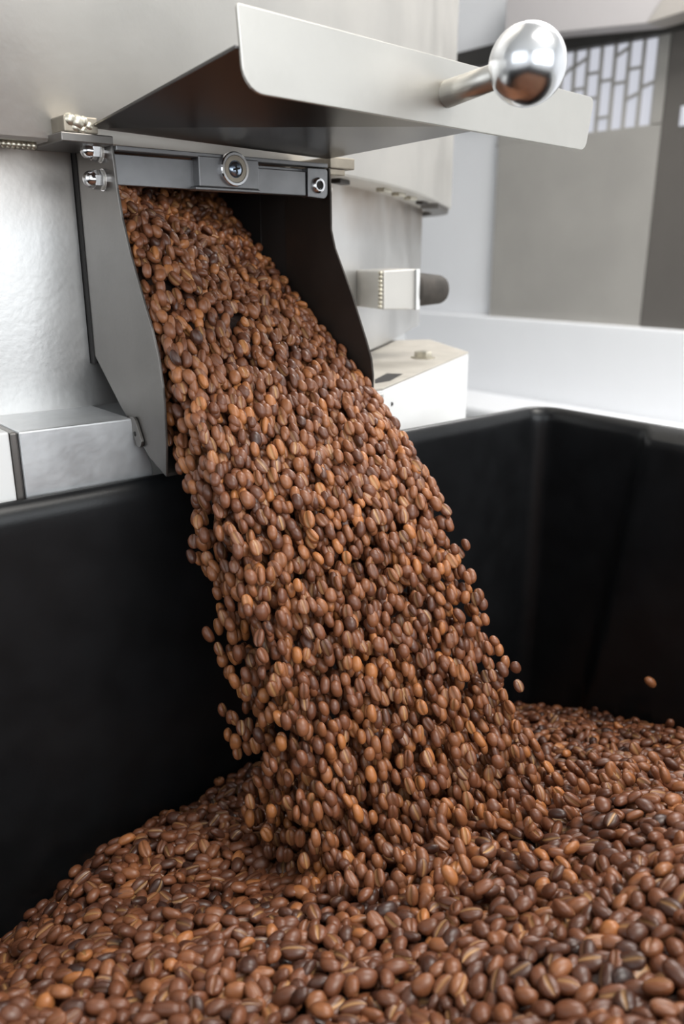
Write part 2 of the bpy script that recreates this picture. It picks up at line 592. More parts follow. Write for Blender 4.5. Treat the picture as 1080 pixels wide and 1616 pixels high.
# chute
chute = thing('discharge_chute', None, None, (0, 0, 0))
chute.parent = roaster
chute.location = Vector(W(.08, 0.02, -.15)) - root_world(roaster)
backl = [(-.037, -.1885), (-.016, -.1800), (.0193, -.1530), (.0525, -.1240)]
frontL = [(.0525, .004), (.012, .0045), (.003, .002), (.0015, -.010), (.0, -.024), (-.0035, -.040), (-.0105, -.059), (-.021, -.081), (-.0315, -.101), (-.0375, -.117), (-.0405, -.134), (-.0405, -.150), (-.0395, -.170)]
frontR = [(.0525, -.004), (.0, -.004), (-.0015, -.020), (-.0018, -.044), (-.0060, -.056), (-.0250, -.088), (-.0400, -.117), (-.0455, -.129), (-.0475, -.140), (-.0472, -.170)]
T = .0016
prism('side_plate', [(0.0, b, c) for b, c in frontL + backl], (T, 0, 0), 'plate', chute, .0003, seg=1, label='grey steel left side plate')
prism('side_plate', [(.1572, b, c) for b, c in frontR + backl], (T, 0, 0), 'plate_in', chute, .0003, seg=1, label='dark right side plate')
bm = bmesh.new()
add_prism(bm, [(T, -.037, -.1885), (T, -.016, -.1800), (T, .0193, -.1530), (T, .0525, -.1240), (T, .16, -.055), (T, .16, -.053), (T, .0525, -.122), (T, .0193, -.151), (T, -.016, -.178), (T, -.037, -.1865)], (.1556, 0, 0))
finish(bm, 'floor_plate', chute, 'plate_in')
# throat behind the chute, open to the drum
bm = bmesh.new()
for q in ((-.0005, .0010, .0525, .20, -.13, .010), (.1575, .1590, .0525, .20, -.13, .010), (0.0, .1590, .20, .2015, -.13, .010), (0.0, .1590, .0525, .20, -.0005, .0005)):
    add_box(bm, *q)
finish(bm, 'throat', chute, 'dark', label='black throat leading to the drum')
# small ear at the tail of the left plate, rivet on the right plate
ear = round_poly([(.003, -.1580), (-.006, -.1565), (-.0150, -.1720), (-.008, -.1770)], [.002, .004, .004, .004])
prism('hinge_ear', [(-.0022, b + .002, c) for b, c in ear], (.0018, 0, 0), 'plate', chute, .0002)
lathe('ear_hole', (-.0024, -.0035, -.1672), (-.0020, -.0035, -.1672), [(0, 0), (0, .0016), (.0003, .0016)], 'dark', chute, 14)
lathe('rivet', (.1588, .0035, -.0175), (.1640, .0035, -.0175), [(0, .0026), (.0016, .0026), (.0030, .0018), (.0036, 0)], 'steel', chute, 16)
# dome nuts on the left plate
for c in (-.0035, -.0188):
    dn = thing('dome_nut', None, None, (0, 0, 0))
    dn.parent = roaster
    dn.location = Vector(W(0, .0150, c)) - root_world(roaster)
    lathe('washer', (0, .0150, c), (-.01, .0150, c), [(0, 0), (0, .0062), (.0013, .0062), (.0013, 0)], 'chrome', dn, 28, smooth=False)
    lathe('washer', (-.0013, .0150, c), (-.01, .0150, c), [(0, 0), (0, .0056), (.0012, .0056), (.0012, 0)], 'steel', dn, 28, smooth=False)
    lathe('nut_body', (-.0025, .0150, c), (-.01, .0150, c), [(0, 0), (0, .0054), (.0045, .0054), (.0049, .0049), (.0049, 0)], 'chrome', dn, 6, smooth=False)
    lathe('dome', (-.0074, .0150, c), (-.02, .0150, c), [(0, .0047), (.0020, .0046), (.0036, .0040), (.0048, .0028), (.0055, .0014), (.0057, 0)], 'chrome', dn, 24)

# crossbar over the mouth of the chute
bar = thing('cross_bar', None, None, (0, 0, 0))
bar.parent = roaster
bar.location = Vector(W(.08, 0.004, -.012)) - root_world(roaster)
# back web
prism('web', [(T, .006, -.0050), (.1560, .006, -.0050), (.1560, .006, -.0225), (T, .006, -.0218)], (0, .003, 0), 'bar', bar, .0004)
# top flange
prism('flange', [(T, -.0005, -.0012), (.1560, -.0005, -.0012), (.1560, .009, -.0012), (T, .009, -.0012)], (0, 0, -.0028), 'bar', bar, .0005)
# proud middle block with its lower lip
box('block', .0545, .0985, -.0010, .0085, -.0205, -.0030, 'bar', bar, .0006)
box('block_lip', .0515, .0990, -.0016, .0085, -.0226, -.0206, 'bar', bar, .0006)
# right section and its end pad
bm = bmesh.new()
add_box(bm, .0990, .1385, .0015, .0080, -.0225, -.0070)
finish(bm, 'rail', bar, 'bar', .0006)
padp = round_poly([(.1392, -.0048), (.1562, -.0048), (.1562, -.0240), (.1392, -.0230)], [.0004, .002, .004, .0004])
prism('end_pad', [(a, .0000, c) for a, c in padp], (0, .008, 0), 'bar', bar, .0004)
# magnet cup with a cross-head screw
mg = (.0790, -.0010, -.0095)
lathe('magnet_cup', mg, (mg[0], mg[1] - 1, mg[2]), [(0, 0), (0, .0102), (.0026, .0102), (.0034, .0096), (.0034, .0082), (.0026, .0078), (.0022, .0050), (.0010, .0044), (.0010, 0)], 'chrome', bar, 36, smooth=False, label='silver magnet cup')
lathe('magnet_ring', (mg[0], mg[1] - .0020, mg[2]), (mg[0], mg[1] - 1, mg[2]), [(0, .0080), (.0012, .0078), (.0012, .0052), (0, .0050)], 'brass', bar, 36, smooth=False, label='dull bronze ring')
lathe('screw', (mg[0], mg[1] - .0008, mg[2]), (mg[0], mg[1] - 1, mg[2]), [(0, .0048), (.0022, .0046), (.0032, .0036), (.0034, 0)], 'screw', bar, 28, label='bluish cross-head screw')
bm = bmesh.new()
for ang in (12, 102):
    r_ = math.radians(ang)
    ca, sa = math.cos(r_), math.sin(r_)
    q = []
    for (u, v) in ((-.0026, -.0006), (.0026, -.0006), (.0026, .0006), (-.0026, .0006)):
        q.append((mg[0] + u * ca - v * sa, mg[1] - .0043, mg[2] + u * sa + v * ca))
    add_prism(bm, q, (0, .0008, 0))
finish(bm, 'screw_slot', bar, 'dark', label='dark cross slot')
sk = (.1475, .0000, -.0155)
lathe('socket_screw', sk, (sk[0], sk[1] - 1, sk[2]), [(0, .0052), (.0012, .0052), (.0022, .0046), (.0026, .0038), (.0026, .0030), (.0012, .0026), (.0012, 0)], 'chrome', bar, 28, smooth=False, label='chrome socket screw')
lathe('socket', (sk[0], sk[1] - .0014, sk[2]), (sk[0], sk[1] - 1, sk[2]), [(0, 0), (0, .0026), (.0003, .0026), (.0003, 0)], 'dark', bar, 6, smooth=False)

# gate: tray, front plate, handle
gate = thing('discharge_gate', None, None, (0, 0, 0))
gate.parent = roaster
gate.location = Vector(W(.08, 0, .005)) - root_world(roaster)
prism('tray', [(-.0105, .004, .0070), (.1590, .004, .0021), (.1590, -.147, .0068), (-.0110, -.147, .0215)], (0, 0, .0016), 'tray', gate, .0003, seg=1, label='dark steel tray seen from below')
pl = round_poly([(-.0106, .0381), (.2442, .0298), (.2392, .0001), (-.0082, .0053)], [.0015, .004, .006, .011], 7)
prism('front_plate', [(a, -.147, c) for a, c in pl], (0, -.0018, 0), 'gate', gate, .0004)
h0 = np.array([.116, -.1485, .0180])
hc = np.array([.1165, -.1985, .0237])
h1 = hc - (hc - h0) / np.linalg.norm(hc - h0) * .0160
hd = (h1 - h0)
L = float(np.linalg.norm(hd))
lathe('handle_shaft', tuple(h0), tuple(h1), [(0, 0), (0, .0066), (L * .5, .0062), (L, .0058), (L, 0)], 'gate', gate, 28)
BR = .0180
lathe('ball_knob', tuple(h1 - hd / L * .002), tuple(h1 + hd), [(BR - BR * math.cos(math.pi * k / 24), BR * math.sin(math.pi * k / 24)) for k in range(25)], 'ball', gate, 48, label='satin silver ball knob')

# cast block left of the chute, and the white foot beside it
prism('mounting_block', [(-.0717, .000, -.1572), (-.0019, .000, -.1580), (.010, .000, -.1892), (.012, .000, -.30), (-.0717, .000, -.30)], (0, .075, 0), 'zinc', roaster, .0012, label='mottled cast mounting block')
prism('mounting_block_corner', [(-.0765, .001, -.30), (-.0720, .001, -.30), (-.0720, .001, -.1574), (-.0765, .001, -.1574)], (0, .074, 0), 'plate', roaster, .0012)
box('white_foot', -.22, -.0768, .0008, .075, -.35, -.1566, 'whitebox', roaster, .0012, label='white painted foot')

# white housing right of the chute with a dusty sloping top
HB = [(.2046, .0065), (.2158, .0055), (.4554, .1291), (.5207, .2526), (.42, .30), (.2046, .13)]
hs = thing('foot_housing', None, None, (0, 0, 0))
hs.parent = roaster
hs.location = Vector(W(.35, .13, -.2)) - root_world(roaster)
prism('body', [(a, b, -.1635) for a, b in HB], (0, 0, -.20), 'whitebox', hs, .0008)
prism('top_plate', [(a, b, -.1632) for a, b in HB], (0, 0, .0016), 'dusty', hs, .0004, label='dusty beige top')
box('end_strip', .2010, .2150, .0035, .02, -.36, -.1660, 'steel', hs, .0006)
prism('slot', [(.2263, .0266, -.1618), (.2454, .0288, -.1618), (.2822, .0518, -.1618), (.2741, .0637, -.1618), (.2404, .0423, -.1618)], (0, 0, .0004), 'dark', hs)
lathe('hex_bolt', (.378, .122, -.1616), (.378, .122, 0), [(0, 0), (0, .0125), (.0015, .0125), (.0015, .009), (.006, .009), (.007, .008), (.007, 0)], 'weld', hs, 6, smooth=False)
lathe('screw_hole', (.2345, .0150, -.178), (.2346, -.5, -.178), [(0, 0), (0, .0018), (.0003, .0018), (.0003, 0)], 'dark', hs, 12)

# knob on its bracket
kb = thing('knob_bracket', None, None, (0, 0, 0))
kb.parent = roaster
kb.location = Vector(W(.35, .12, -.09)) - root_world(roaster)
prism('bracket', [(.3120, .111, -.0752), (.3575, .111, -.0740), (.3585, .111, -.1120), (.3128, .111, -.1102)], (0.012, .055, 0), 'steel', kb, .0010)
prism('bracket_edge', [(.3520, .1085, -.0742), (.3570, .1085, -.0740), (.3580, .1085, -.1122), (.3530, .1085, -.1120)], (0, .003, 0), 'whitebox', kb, .0005)
lathe('knob', (.3590, .122, -.0935), (.42, .114, -.0945), [(0, 0), (0, .0165), (.004, .0165), (.034, .0140), (.0375, .0125), (.0390, .0095), (.0390, 0)], 'rubber', kb, 28, label='dusty black tapered knob')
bm = bmesh.new()
for k in range(9):
    c = -.077 - k * .0038
    add_lathe(bm, (.3090, .1125, c + .002), (.3090, .1125, c - .002), [(0, 0), (.0006, .0017), (.002, .0026), (.0034, .0017), (.004, 0)], 8)
finish(bm, 'weld_bead', kb, 'weld', smooth=True)

# ------------------------------------------------------------------ the bin
A0, A1, B0, B1 = -.52, .40, -.78, -.012      # inner faces
RIM, DEEP = -.1955, -.78
FR = .016


def rect_loop():
    pts = []
    cor = [(A1, B1, 0), (A0, B1, 90), (A0, B0, 180), (A1, B0, 270)]
    for ca, cb_, s in cor:
        sx = 1 if ca == A1 else -1
        sy = 1 if cb_ == B1 else -1
        for k in range(9):
            t = math.radians(s + k * 90 / 8)
            pts.append((ca - sx * FR + FR * math.cos(t), cb_ - sy * FR + FR * math.sin(t), math.cos(t), math.sin(t)))
    # add straight samples
    out = []
    n = len(pts)
    for i in range(n):
        p, q = pts[i], pts[(i + 1) % n]
        out.append(p)
        d = math.hypot(q[0] - p[0], q[1] - p[1])
        m = int(d / .006) if p[0] > A1 - .02 and q[0] > A1 - .02 else int(d / .03)
        for k in range(1, m):
            s = k / m
            out.append((p[0] * (1 - s) + q[0] * s, p[1] * (1 - s) + q[1] * s, q[2], q[3]))
    return out


def smooth01(x):
    x = max(0.0, min(1.0, x))
    return x * x * (3 - 2 * x)


loop = rect_loop()
# profile: outward offset, c   (inner wall from the bottom up, rolled rim, outer wall down)
prof = [(-.004, DEEP), (0.0, DEEP + .008)]
prof += [(0.0, c) for c in np.linspace(-.70, -.215, 26)]
prof += [(.0000, -.2085), (.0003, -.2055), (.0010, -.2028), (.0022, -.2002), (.0038, -.1979), (.0056, -.1963), (.0076, RIM), (.0096, -.1962), (.0112, -.1982), (.0118, -.2010), (.0115, -.208), (.0065, -.210), (.0060, -.23), (.0060, DEEP - .006)]
bm = bmesh.new()
rows = []
for off, c in prof:
    row = []
    for a, b, na, nb in loop:
        o = off
        aa, bb, cc = a, b, c
        if na > .7:
            # moulded inward swelling on the right wall, its edge slants with depth
            eb = -.118 + (-.205 - c) * .11
            sfac = smooth01((eb - b) / .004) * (1 - smooth01((-.60 - b) / .01))
            wgt = 1.0 - smooth01((off - .0016) / .0040)
            o = off - .0085 * sfac * wgt
            if c > -.215 and off < .0062:
                cc = c - .0045 * sfac * wgt
        row.append(bm.verts.new(W(aa + na * o, bb + nb * o, cc)))
    rows.append(row)
n = len(loop)
for Ra, Rb in zip(rows, rows[1:]):
    for i in range(n):
        j = (i + 1) % n
        bm.faces.new((Ra[i], Ra[j], Rb[j], Rb[i]))
bm.faces.new(rows[0])
bm.faces.new(rows[-1][::-1])
finish(bm, 'bin_wall', None, 'black', smooth=True, origin=W(0, 0, 0))
bw = bpy.data.objects['bin_wall']
bin_root = thing('bean_bin', 'big black plastic bin with a rolled rim catching the beans', 'bin', (-.06, -.4, FLOOR_C))
bw.parent = bin_root
bw.location = Vector(W(0, 0, 0)) - root_world(bin_root)
bw.name = 'tub'
for (a, b) in ((A0 + .08, B0 + .08), (A1 - .08, B0 + .08), (A0 + .08, B1 - .08), (A1 - .08, B1 - .08)):
    cs = lathe('caster', (a - .015, b, FLOOR_C + .05), (a + .015, b, FLOOR_C + .05), [(0, 0), (0, .044), (.004, .05), (.026, .05), (.030, .044), (.030, 0)], 'rubber', bin_root, 24)
    box('caster_plate', a - .03, a + .03, b - .03, b + .03, FLOOR_C + .098, DEEP - .006, 'steel', bin_root, .002)

# ------------------------------------------------------------------ beans
rng = np.random.default_rng(11)


def bean_mesh(nx, angs, seed, L=.0100, Wd=.0073, H=.0056):
    """unit bean: verts (n,3), faces, crease weight per vertex. long axis x, flat creased side at -z."""
    r = np.random.default_rng(seed)
    L *= r.uniform(.90, 1.12)
    Wd *= r.uniform(.90, 1.10)
    H *= r.uniform(.88, 1.10)
    bend = r.uniform(-.0006, .0006)
    sc_ = r.uniform(-.10, .10)
    V = [(-L / 2, 0, 0)]
    K = [0.0]
    ts = np.linspace(0, math.pi, nx + 2)[1:-1]
    for t in ts:
        x = -math.cos(t)
        rad = math.sin(t) ** 0.82
        for a in angs:
            y = math.sin(a)
            z = math.cos(a)
            k = 0.0
            yy = np.sign(y) * abs(y) ** 0.92 * rad * Wd / 2
            if z > 0:
                zz = z * rad * H * .62
            else:
                zz = z * rad * H * .38
            d = abs(a - math.pi)
            if d < .06:                       # bottom of the crease
                zz = -rad * H * .38 + .0012 * min(1, rad * 1.3)
                k = 1.0 if rad > .3 else .3
                yy += sc_ * Wd * .35 * math.sin(x * 2.6)
            elif d < .30:
                zz *= 1.03
                yy += sc_ * Wd * .35 * math.sin(x * 2.6)
                k = .12
            yy += bend * (x * x)
            V.append((x * L / 2, yy, zz))
            K.append(k)
    V.append((L / 2, 0, 0))
    K.append(0.0)
    m = len(angs)
    F = []
    for j in range(m):
        F.append((0, 1 + (j + 1) % m, 1 + j))
    for i in range(nx - 1):
        for j in range(m):
            a, b = 1 + i * m + j, 1 + i * m + (j + 1) % m
            F.append((a, b, b + m))
            F.append((a, b + m, a + m))
    e = 1 + nx * m
    s = 1 + (nx - 1) * m
    for j in range(m):
        F.append((s + j, s + (j + 1) % m, e))
    return np.array(V), np.array(F, int), np.array(K)


PI = math.pi
A_HI = [0, .55, 1.05, 1.5, 1.95, 2.4, PI - .42, PI - .18, PI, PI + .18, PI + .42, 2 * PI - 2.4, 2 * PI - 1.95, 2 * PI - 1.5, 2 * PI - 1.05, 2 * PI - .55]
A_MID = [0, .75, 1.5, 2.25, PI - .22, PI, PI + .22, 2 * PI - 2.25, 2 * PI - 1.5, 2 * PI - .75]
A_LO = [0, 1.3, 2.4, PI, 2 * PI - 2.4, 2 * PI - 1.3]
HI = [bean_mesh(11, A_HI, s) for s in range(20)]
MID = [bean_mesh(8, A_MID, s) for s in range(16)]
UND = [bean_mesh(6, [0, 1.0, 2.0, PI - .3, PI, PI + .3, 2 * PI - 2.0, 2 * PI - 1.0], s) for s in range(10)]
LO = [bean_mesh(4, A_LO, s) for s in range(6)]


def mesh_from(name, V, F, tone, crease):
    me = bpy.data.meshes.new(name)
    nv, nf = len(V), len(F)
    me.vertices.add(nv)
    me.vertices.foreach_set('co', V.astype(np.float32).ravel())
    me.loops.add(nf * 3)
    me.loops.foreach_set('vertex_index', F.astype(np.int32).ravel())
    me.polygons.add(nf)
    me.polygons.foreach_set('loop_start', (np.arange(nf) * 3).astype(np.int32))
    me.polygons.foreach_set('loop_total', np.full(nf, 3, np.int32))
    me.update(calc_edges=True)
    me.polygons.foreach_set('use_smooth', np.ones(nf, bool))
    for nm, arr in (('tone', tone), ('crease', crease)):
        at = me.attributes.new(nm, 'FLOAT', 'POINT')
        at.data.foreach_set('value', arr.astype(np.float32))
    me.materials.append(MAT['bean'])
    return me


def rot_batch(fwd, up_):
    """rotation matrices (n,3,3) whose x column follows fwd and z column is near up_."""
    x = fwd / np.linalg.norm(fwd, axis=1, keepdims=True)
    z = up_ - (up_ * x).sum(1, keepdims=True) * x
    z /= np.linalg.norm(z, axis=1, keepdims=True)
    y = np.cross(z, x)
    return np.stack([x, y, z], axis=2)


def build_mass(name, P, R, tone, lod, mats_scale):
    Vs, Fs, Ts, Ks = [], [], [], []
    base = 0
    for kind, bank in ((2, HI), (1, MID), (3, UND), (0, LO)):
        idx = np.where(lod == kind)[0]
        if len(idx) == 0:
            continue
        var = rng.integers(0, len(bank), len(idx))
        for v in range(len(bank)):
            ii = idx[var == v]
            if len(ii) == 0:
                continue
            V, F, K = bank[v]
            X = np.einsum('nij,vj->nvi', R[ii], V) * mats_scale[ii][:, None, None] + P[ii][:, None, :]
            nv = len(V)
            FF = F[None] + (base + np.arange(len(ii)) * nv)[:, None, None]
            Vs.append(X.reshape(-1, 3))
            Fs.append(FF.reshape(-1, 3))
            Ts.append(np.repeat(tone[ii], nv))
            Ks.append(np.tile(K, len(ii)) * np.repeat(np.where(rng.random(len(ii)) < .75, rng.uniform(.35, 1, len(ii)), .08), nv))
            base += nv * len(ii)
    return mesh_from(name, np.concatenate(Vs), np.concatenate(Fs), np.concatenate(Ts), np.concatenate(Ks))


def to_world(q):
    q = np.asarray(q)
    return ORG + q[:, 0:1] * EX + q[:, 1:2] * EY + q[:, 2:3] * np.array([0, 0, 1.0])


def dir_world(q):
    return q[:, 0:1] * EX + q[:, 1:2] * EY + q[:, 2:3] * np.array([0, 0, 1.0])


# surface of the heap
CP = np.array([(-.127, -.012, -.482), (-.0835, -.012, -.468), (-.037, -.012, -.452), (.014, -.012, -.445), (.07, -.012, -.437), (.16, -.012, -.440), (.25, -.012, -.460), (.33, -.012, -.488), (.40, -.012, -.513),
               (.40, -.06, -.490), (.40, -.12, -.474), (.40, -.189, -.458), (.40, -.30, -.430), (-.150, -.088, -.425), (-.104, -.070, -.418), (-.057, -.055, -.420), (-.004, -.040, -.422), (.058, -.026, -.426),
               (.330, -.060, -.470), (.313, -.129, -.440), (.292, -.197, -.408), (.282, -.242, -.393), (-.169, -.200, -.3395), (-.1175, -.241, -.341), (-.070, -.288, -.334), (-.033, -.336, -.319), (-.007, -.381, -.2975),
               (.0825, -.316, -.3265), (.034, -.196, -.382), (-.084, -.162, -.376), (.175, -.222, -.392), (.167, -.2945, -.345), (-.144, -.163, -.372), (-.02, -.148, -.403), (.021, -.293, -.3426), (.10, -.15, -.410), (.06, -.09, -.425),
               (-.30, -.012, -.530), (-.30, -.15, -.43), (-.30, -.35, -.36), (.0, -.50, -.290), (-.15, -.50, -.320), (.2, -.45, -.315), (.40, -.45, -.39), (.40, -.75, -.40), (0, -.75, -.38), (-.5, -.3, -.45), (-.5, -.012, -.58), (-.5, -.75, -.46)])


def tps_k(r2):
    return np.where(r2 > 1e-12, .5 * r2 * np.log(np.maximum(r2, 1e-12)), 0)


Kc = tps_k(((CP[:, None, :2] - CP[None, :, :2]) ** 2).sum(-1)) + 2e-4 * np.eye(len(CP))
Pm = np.hstack([np.ones((len(CP), 1)), CP[:, :2]])
Am = np.block([[Kc, Pm], [Pm.T, np.zeros((3, 3))]])
sol = np.linalg.solve(Am, np.concatenate([CP[:, 2], np.zeros(3)]))


def heap(a, b):
    a = np.asarray(a, float)
    b = np.asarray(b, float)
    q = np.stack([a.ravel(), b.ravel()], 1)
    K = tps_k(((q[:, None] - CP[None, :, :2]) ** 2).sum(-1))
    z = K @ sol[:len(CP)] + sol[-3] + q @ sol[-2:]
    z += .004 * np.sin(q[:, 0] * 47 + 1.3) * np.sin(q[:, 1] * 39 + .4) + .002 * np.sin(q[:, 0] * 110 + q[:, 1] * 90)
    return z.reshape(a.shape)


def hex_points(a0, a1, b0, b1, sp, jit, seed):
    r = np.random.default_rng(seed)
    bs = np.arange(b0, b1, sp * .87)
    out = []
    for k, b in enumerate(bs):
        aa = np.arange(a0 + (k % 2) * sp / 2, a1, sp)
        out.append(np.stack([aa, np.full(len(aa), b)], 1))
    q = np.concatenate(out)
    return q + r.uniform(-jit, jit, q.shape)


CAMW = np.array([0, 0, CAM_Z])
TH = math.radians(17.7)
FW = np.array([0, math.cos(TH), -math.sin(TH)])
UPV = np.array([0, math.sin(TH), math.cos(TH)])


def in_view(Pw, margin=1.0):
    d = Pw - CAMW
    z = d @ FW
    z_ = np.maximum(z, 1e-4)
    return (z > .02) & (np.abs(d[:, 0] / z_) < 540 / 1275 * margin) & (np.abs((d @ UPV) / z_) < 808 / 1275 * margin)


def heap_layer(sp, jit, drop, zj, seed, tilt):
    q = hex_points(A0 + .008, A1 - .006, B0 + .008, B1 - .003, sp, jit, seed)
    q[:, 0] = np.clip(q[:, 0], A0 + .006, A1 - .0055)
    q[(q[:, 1] < -.112) & (q[:, 0] > A1 - .014), 0] -= .009
    q[:, 1] = np.clip(q[:, 1], B0 + .006, B1 - .005)
    r = np.random.default_rng(seed + 50)
    z = heap(q[:, 0], q[:, 1])
    e = .004
    ga = (heap(q[:, 0] + e, q[:, 1]) - z) / e
    gb = (heap(q[:, 0], q[:, 1] + e) - z) / e
    N = np.stack([-ga, -gb, np.ones_like(ga)], 1)
    N /= np.linalg.norm(N, axis=1, keepdims=True)
    P = np.stack([q[:, 0], q[:, 1], z - drop], 1) + N * r.normal(0, zj, len(q))[:, None]
    up_ = N + r.normal(0, tilt, N.shape)
    flip = np.where(r.random(len(q)) < .5, -1.0, 1.0)
    up_ *= flip[:, None]
    f = r.normal(0, 1, N.shape)
    # beans near the foot of the stream roll outwards and lie along their path
    ox, oy = q[:, 0] - .085, q[:, 1] + .135
    near_foot = np.exp(-((q[:, 0] - .10) / .13) ** 2 - ((q[:, 1] + .22) / .08) ** 2) * (r.random(len(q)) < .8)
    f += np.stack([ox, oy, 0 * ox], 1) / np.hypot(ox, oy)[:, None] * (near_foot * 3.2)[:, None]
    P = P + N * (np.abs(r.normal(0, .003, len(q))) * (near_foot > .35) * (drop < .003))[:, None]
    f -= (f * N).sum(1, keepdims=True) * N * r.uniform(.6, 1, (len(q), 1))
    return to_world(P), rot_batch(dir_world(f), dir_world(up_)), r


Pw, Rw, r_ = heap_layer(.0078, .0018, .0010, .0017, 3, .55)
Pw2, Rw2, _ = heap_layer(.0080, .0018, .0050, .0012, 4, .6)
n1, n2 = len(Pw), len(Pw2)
P = np.concatenate([Pw, Pw2])
R = np.concatenate([Rw, Rw2])
top = np.concatenate([np.ones(n1, bool), np.zeros(n2, bool)])
tone = np.clip(rng.normal(.44, .17, len(P)), .02, 1.0)
tone[rng.random(len(P)) < .02] = .85
tone[rng.random(len(P)) < .02] = .06
scl = rng.uniform(.90, 1.10, len(P))
dist = np.linalg.norm(P - CAMW, axis=1)
vis = in_view(P, 1.02)
near = in_view(P, np.where(top, 1.30, 1.12))
lod = np.where(near, np.where(top, 1, 3), 0)
lod[near & top & (dist < .60)] = 2
lod[~near] = 0
keep = near | (top & (P[:, 2] > -9))
# the nearest beans of the top layer become objects of their own
cand = np.where(vis & top)[0]
cand = cand[np.argsort(dist[cand])][:299]
single = np.zeros(len(P), bool)
single[cand] = True
m = keep & ~single
me = build_mass('bean_heap', P[m], R[m], tone[m], lod[m], scl[m])
heap_o = link('coffee_bean_heap', me, None, origin=W(0, -.3, -.45), kind='stuff')
heap_o['label'] = 'wide heap of roasted brown coffee beans filling the black bin'
heap_o['category'] = 'coffee beans'
heap_o['group'] = 'roasted coffee beans'
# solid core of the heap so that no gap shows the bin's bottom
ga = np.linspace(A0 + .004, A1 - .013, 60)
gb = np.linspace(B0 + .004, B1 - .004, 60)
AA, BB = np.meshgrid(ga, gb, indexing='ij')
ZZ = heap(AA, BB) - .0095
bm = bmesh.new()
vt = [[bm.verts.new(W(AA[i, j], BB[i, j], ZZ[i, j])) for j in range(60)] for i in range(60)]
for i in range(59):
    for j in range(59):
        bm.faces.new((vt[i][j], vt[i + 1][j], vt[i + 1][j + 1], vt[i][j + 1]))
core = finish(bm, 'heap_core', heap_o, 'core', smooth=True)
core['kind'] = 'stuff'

# single beans
SG = 'roasted coffee beans'
bank_me = {}


def bean_object(pos, rot, s, tn, var, name='coffee_bean'):
    key = (var, round(float(tn) * 8))
    if key not in bank_me:
        V, F, K = HI[var]
        kf = (.15, .6, 1.0, .8)[var % 4]
        bank_me[key] = mesh_from('coffee_bean', V, F, np.full(len(V), min(1, key[1] / 8)), K * kf)
    o = bpy.data.objects.new(name, bank_me[key])
    M4 = Matrix([[rot[i][j] * s for j in range(3)] + [pos[i]] for i in range(3)] + [[0, 0, 0, 1]])
    o.matrix_world = M4
    C.objects.link(o)
    o['category'] = 'coffee bean'
    o['group'] = SG
    return o


pxs = []
for i in cand:
    d = P[i] - CAMW
    z = d @ FW
    px, py = 540 + 1275 * d[0] / z, 808 - 1275 * (d @ UPV) / z
    pxs.append((px, py))
pxs = np.array(pxs)
special = {}
for key, (x, y) in {'orange': (952, 1472), 'black': (992, 1545), 'amber': (78, 1590)}.items():
    k = int(np.argmin(((pxs - (x, y)) ** 2).sum(1)))
    special[k] = key
for k, i in enumerate(cand):
    tn = min(.72, max(.14, tone[i]))
    R_ = R[i]
    vd = (CAMW - P[i]) / dist[i]
    face = -float(R_[:, 2] @ vd)
    shade = 'dark brown' if tn < .30 else ('mid brown' if tn < .60 else 'light reddish-brown')
    lab = shade + (' coffee bean with its creased side up' if face > .45 else ' coffee bean with its rounded back up' if face < -.45 else ' coffee bean lying on its side') + ' in the nearest part of the heap'
    if k in special:
        tn = {'orange': 1.0, 'black': 0.0, 'amber': 1.0}[special[k]]
        lab = {'orange': 'smooth orange-brown coffee bean, the palest one low on the right of the heap',
               'black': 'nearly black coffee bean low on the right of the heap',
               'amber': 'smooth orange-brown coffee bean, the palest one low on the left of the heap'}[special[k]]
        if special[k] != 'black' or True:
            # rounded back towards the viewer
            dv = (CAMW - P[i])[None]
            R_ = rot_batch(np.array([[.25, .35, 1.0]]) if special[k] != 'black' else np.array([[1.0, .3, -.3]]), dv)[0]
    b_o = bean_object(P[i], R_, scl[i] * (1.12 if k in special else 1), tn, int(rng.integers(0, len(HI))))
    b_o['label'] = lab

fb = to_world([(.35, -.1771, -.3935)])[0]
fo = bean_object(fb, rot_batch(np.array([[1.0, -.2, -.9]]), (CAMW - fb)[None])[0], 1.0, .75, 4)
fo['label'] = 'lone coffee bean in mid-air before the black bin wall on the right'
del fo['group']

# ---- the pouring stream
FRp = np.array([(.165, .004), (.120, -.031), (.078, -.060), (.015, -.104), (-.049, -.146), (-.090, -.181), (-.122, -.214), (-.152, -.259), (-.188, -.318), (-.222, -.366), (-.250, -.396)])
FLp = np.array([(.165, .045), (.100, .015), (.045, -.005), (.000, -.036), (-.038, -.100), (-.070, -.148), (-.104, -.198), (-.136, -.258), (-.164, -.320), (-.186, -.372), (-.200, -.410)])
BKp = np.array([(.165, -.050), (.120, -.075), (.085, -.098), (.050, -.118), (.010, -.151), (-.034, -.180), (-.052, -.225), (-.073, -.275), (-.088, -.335), (-.102, -.385), (-.108, -.415)])
NV = 24
FRc, FLc, BKc = [catmull(x, NV, closed=False) for x in (FRp, FLp, BKp)]
TN = len(FRc)


def stream_point(u, v, w):
    """u across 0..1, v along 0..1, w depth 0 front .. 1 back -> a,b,c"""
    f = v * (TN - 1)
    i = np.minimum(f.astype(int), TN - 2)
    s = (f - i)[:, None]
    fr = FRc[i] * (1 - s) + FRc[i + 1] * s
    fl = FLc[i] * (1 - s) + FLc[i + 1] * s
    bk = BKc[i] * (1 - s) + BKc[i + 1] * s
    uu = (u ** .9)[:, None]
    front = fl * (1 - uu) + fr * uu
    q = front * (1 - w[:, None]) + bk * w[:, None]
    spread = np.clip((v - .5) / .5, 0, 1)
    a = .0055 + u * (.1490) + (u - .5) * .014 * spread
    return np.stack([a, q[:, 0], q[:, 1]], 1)


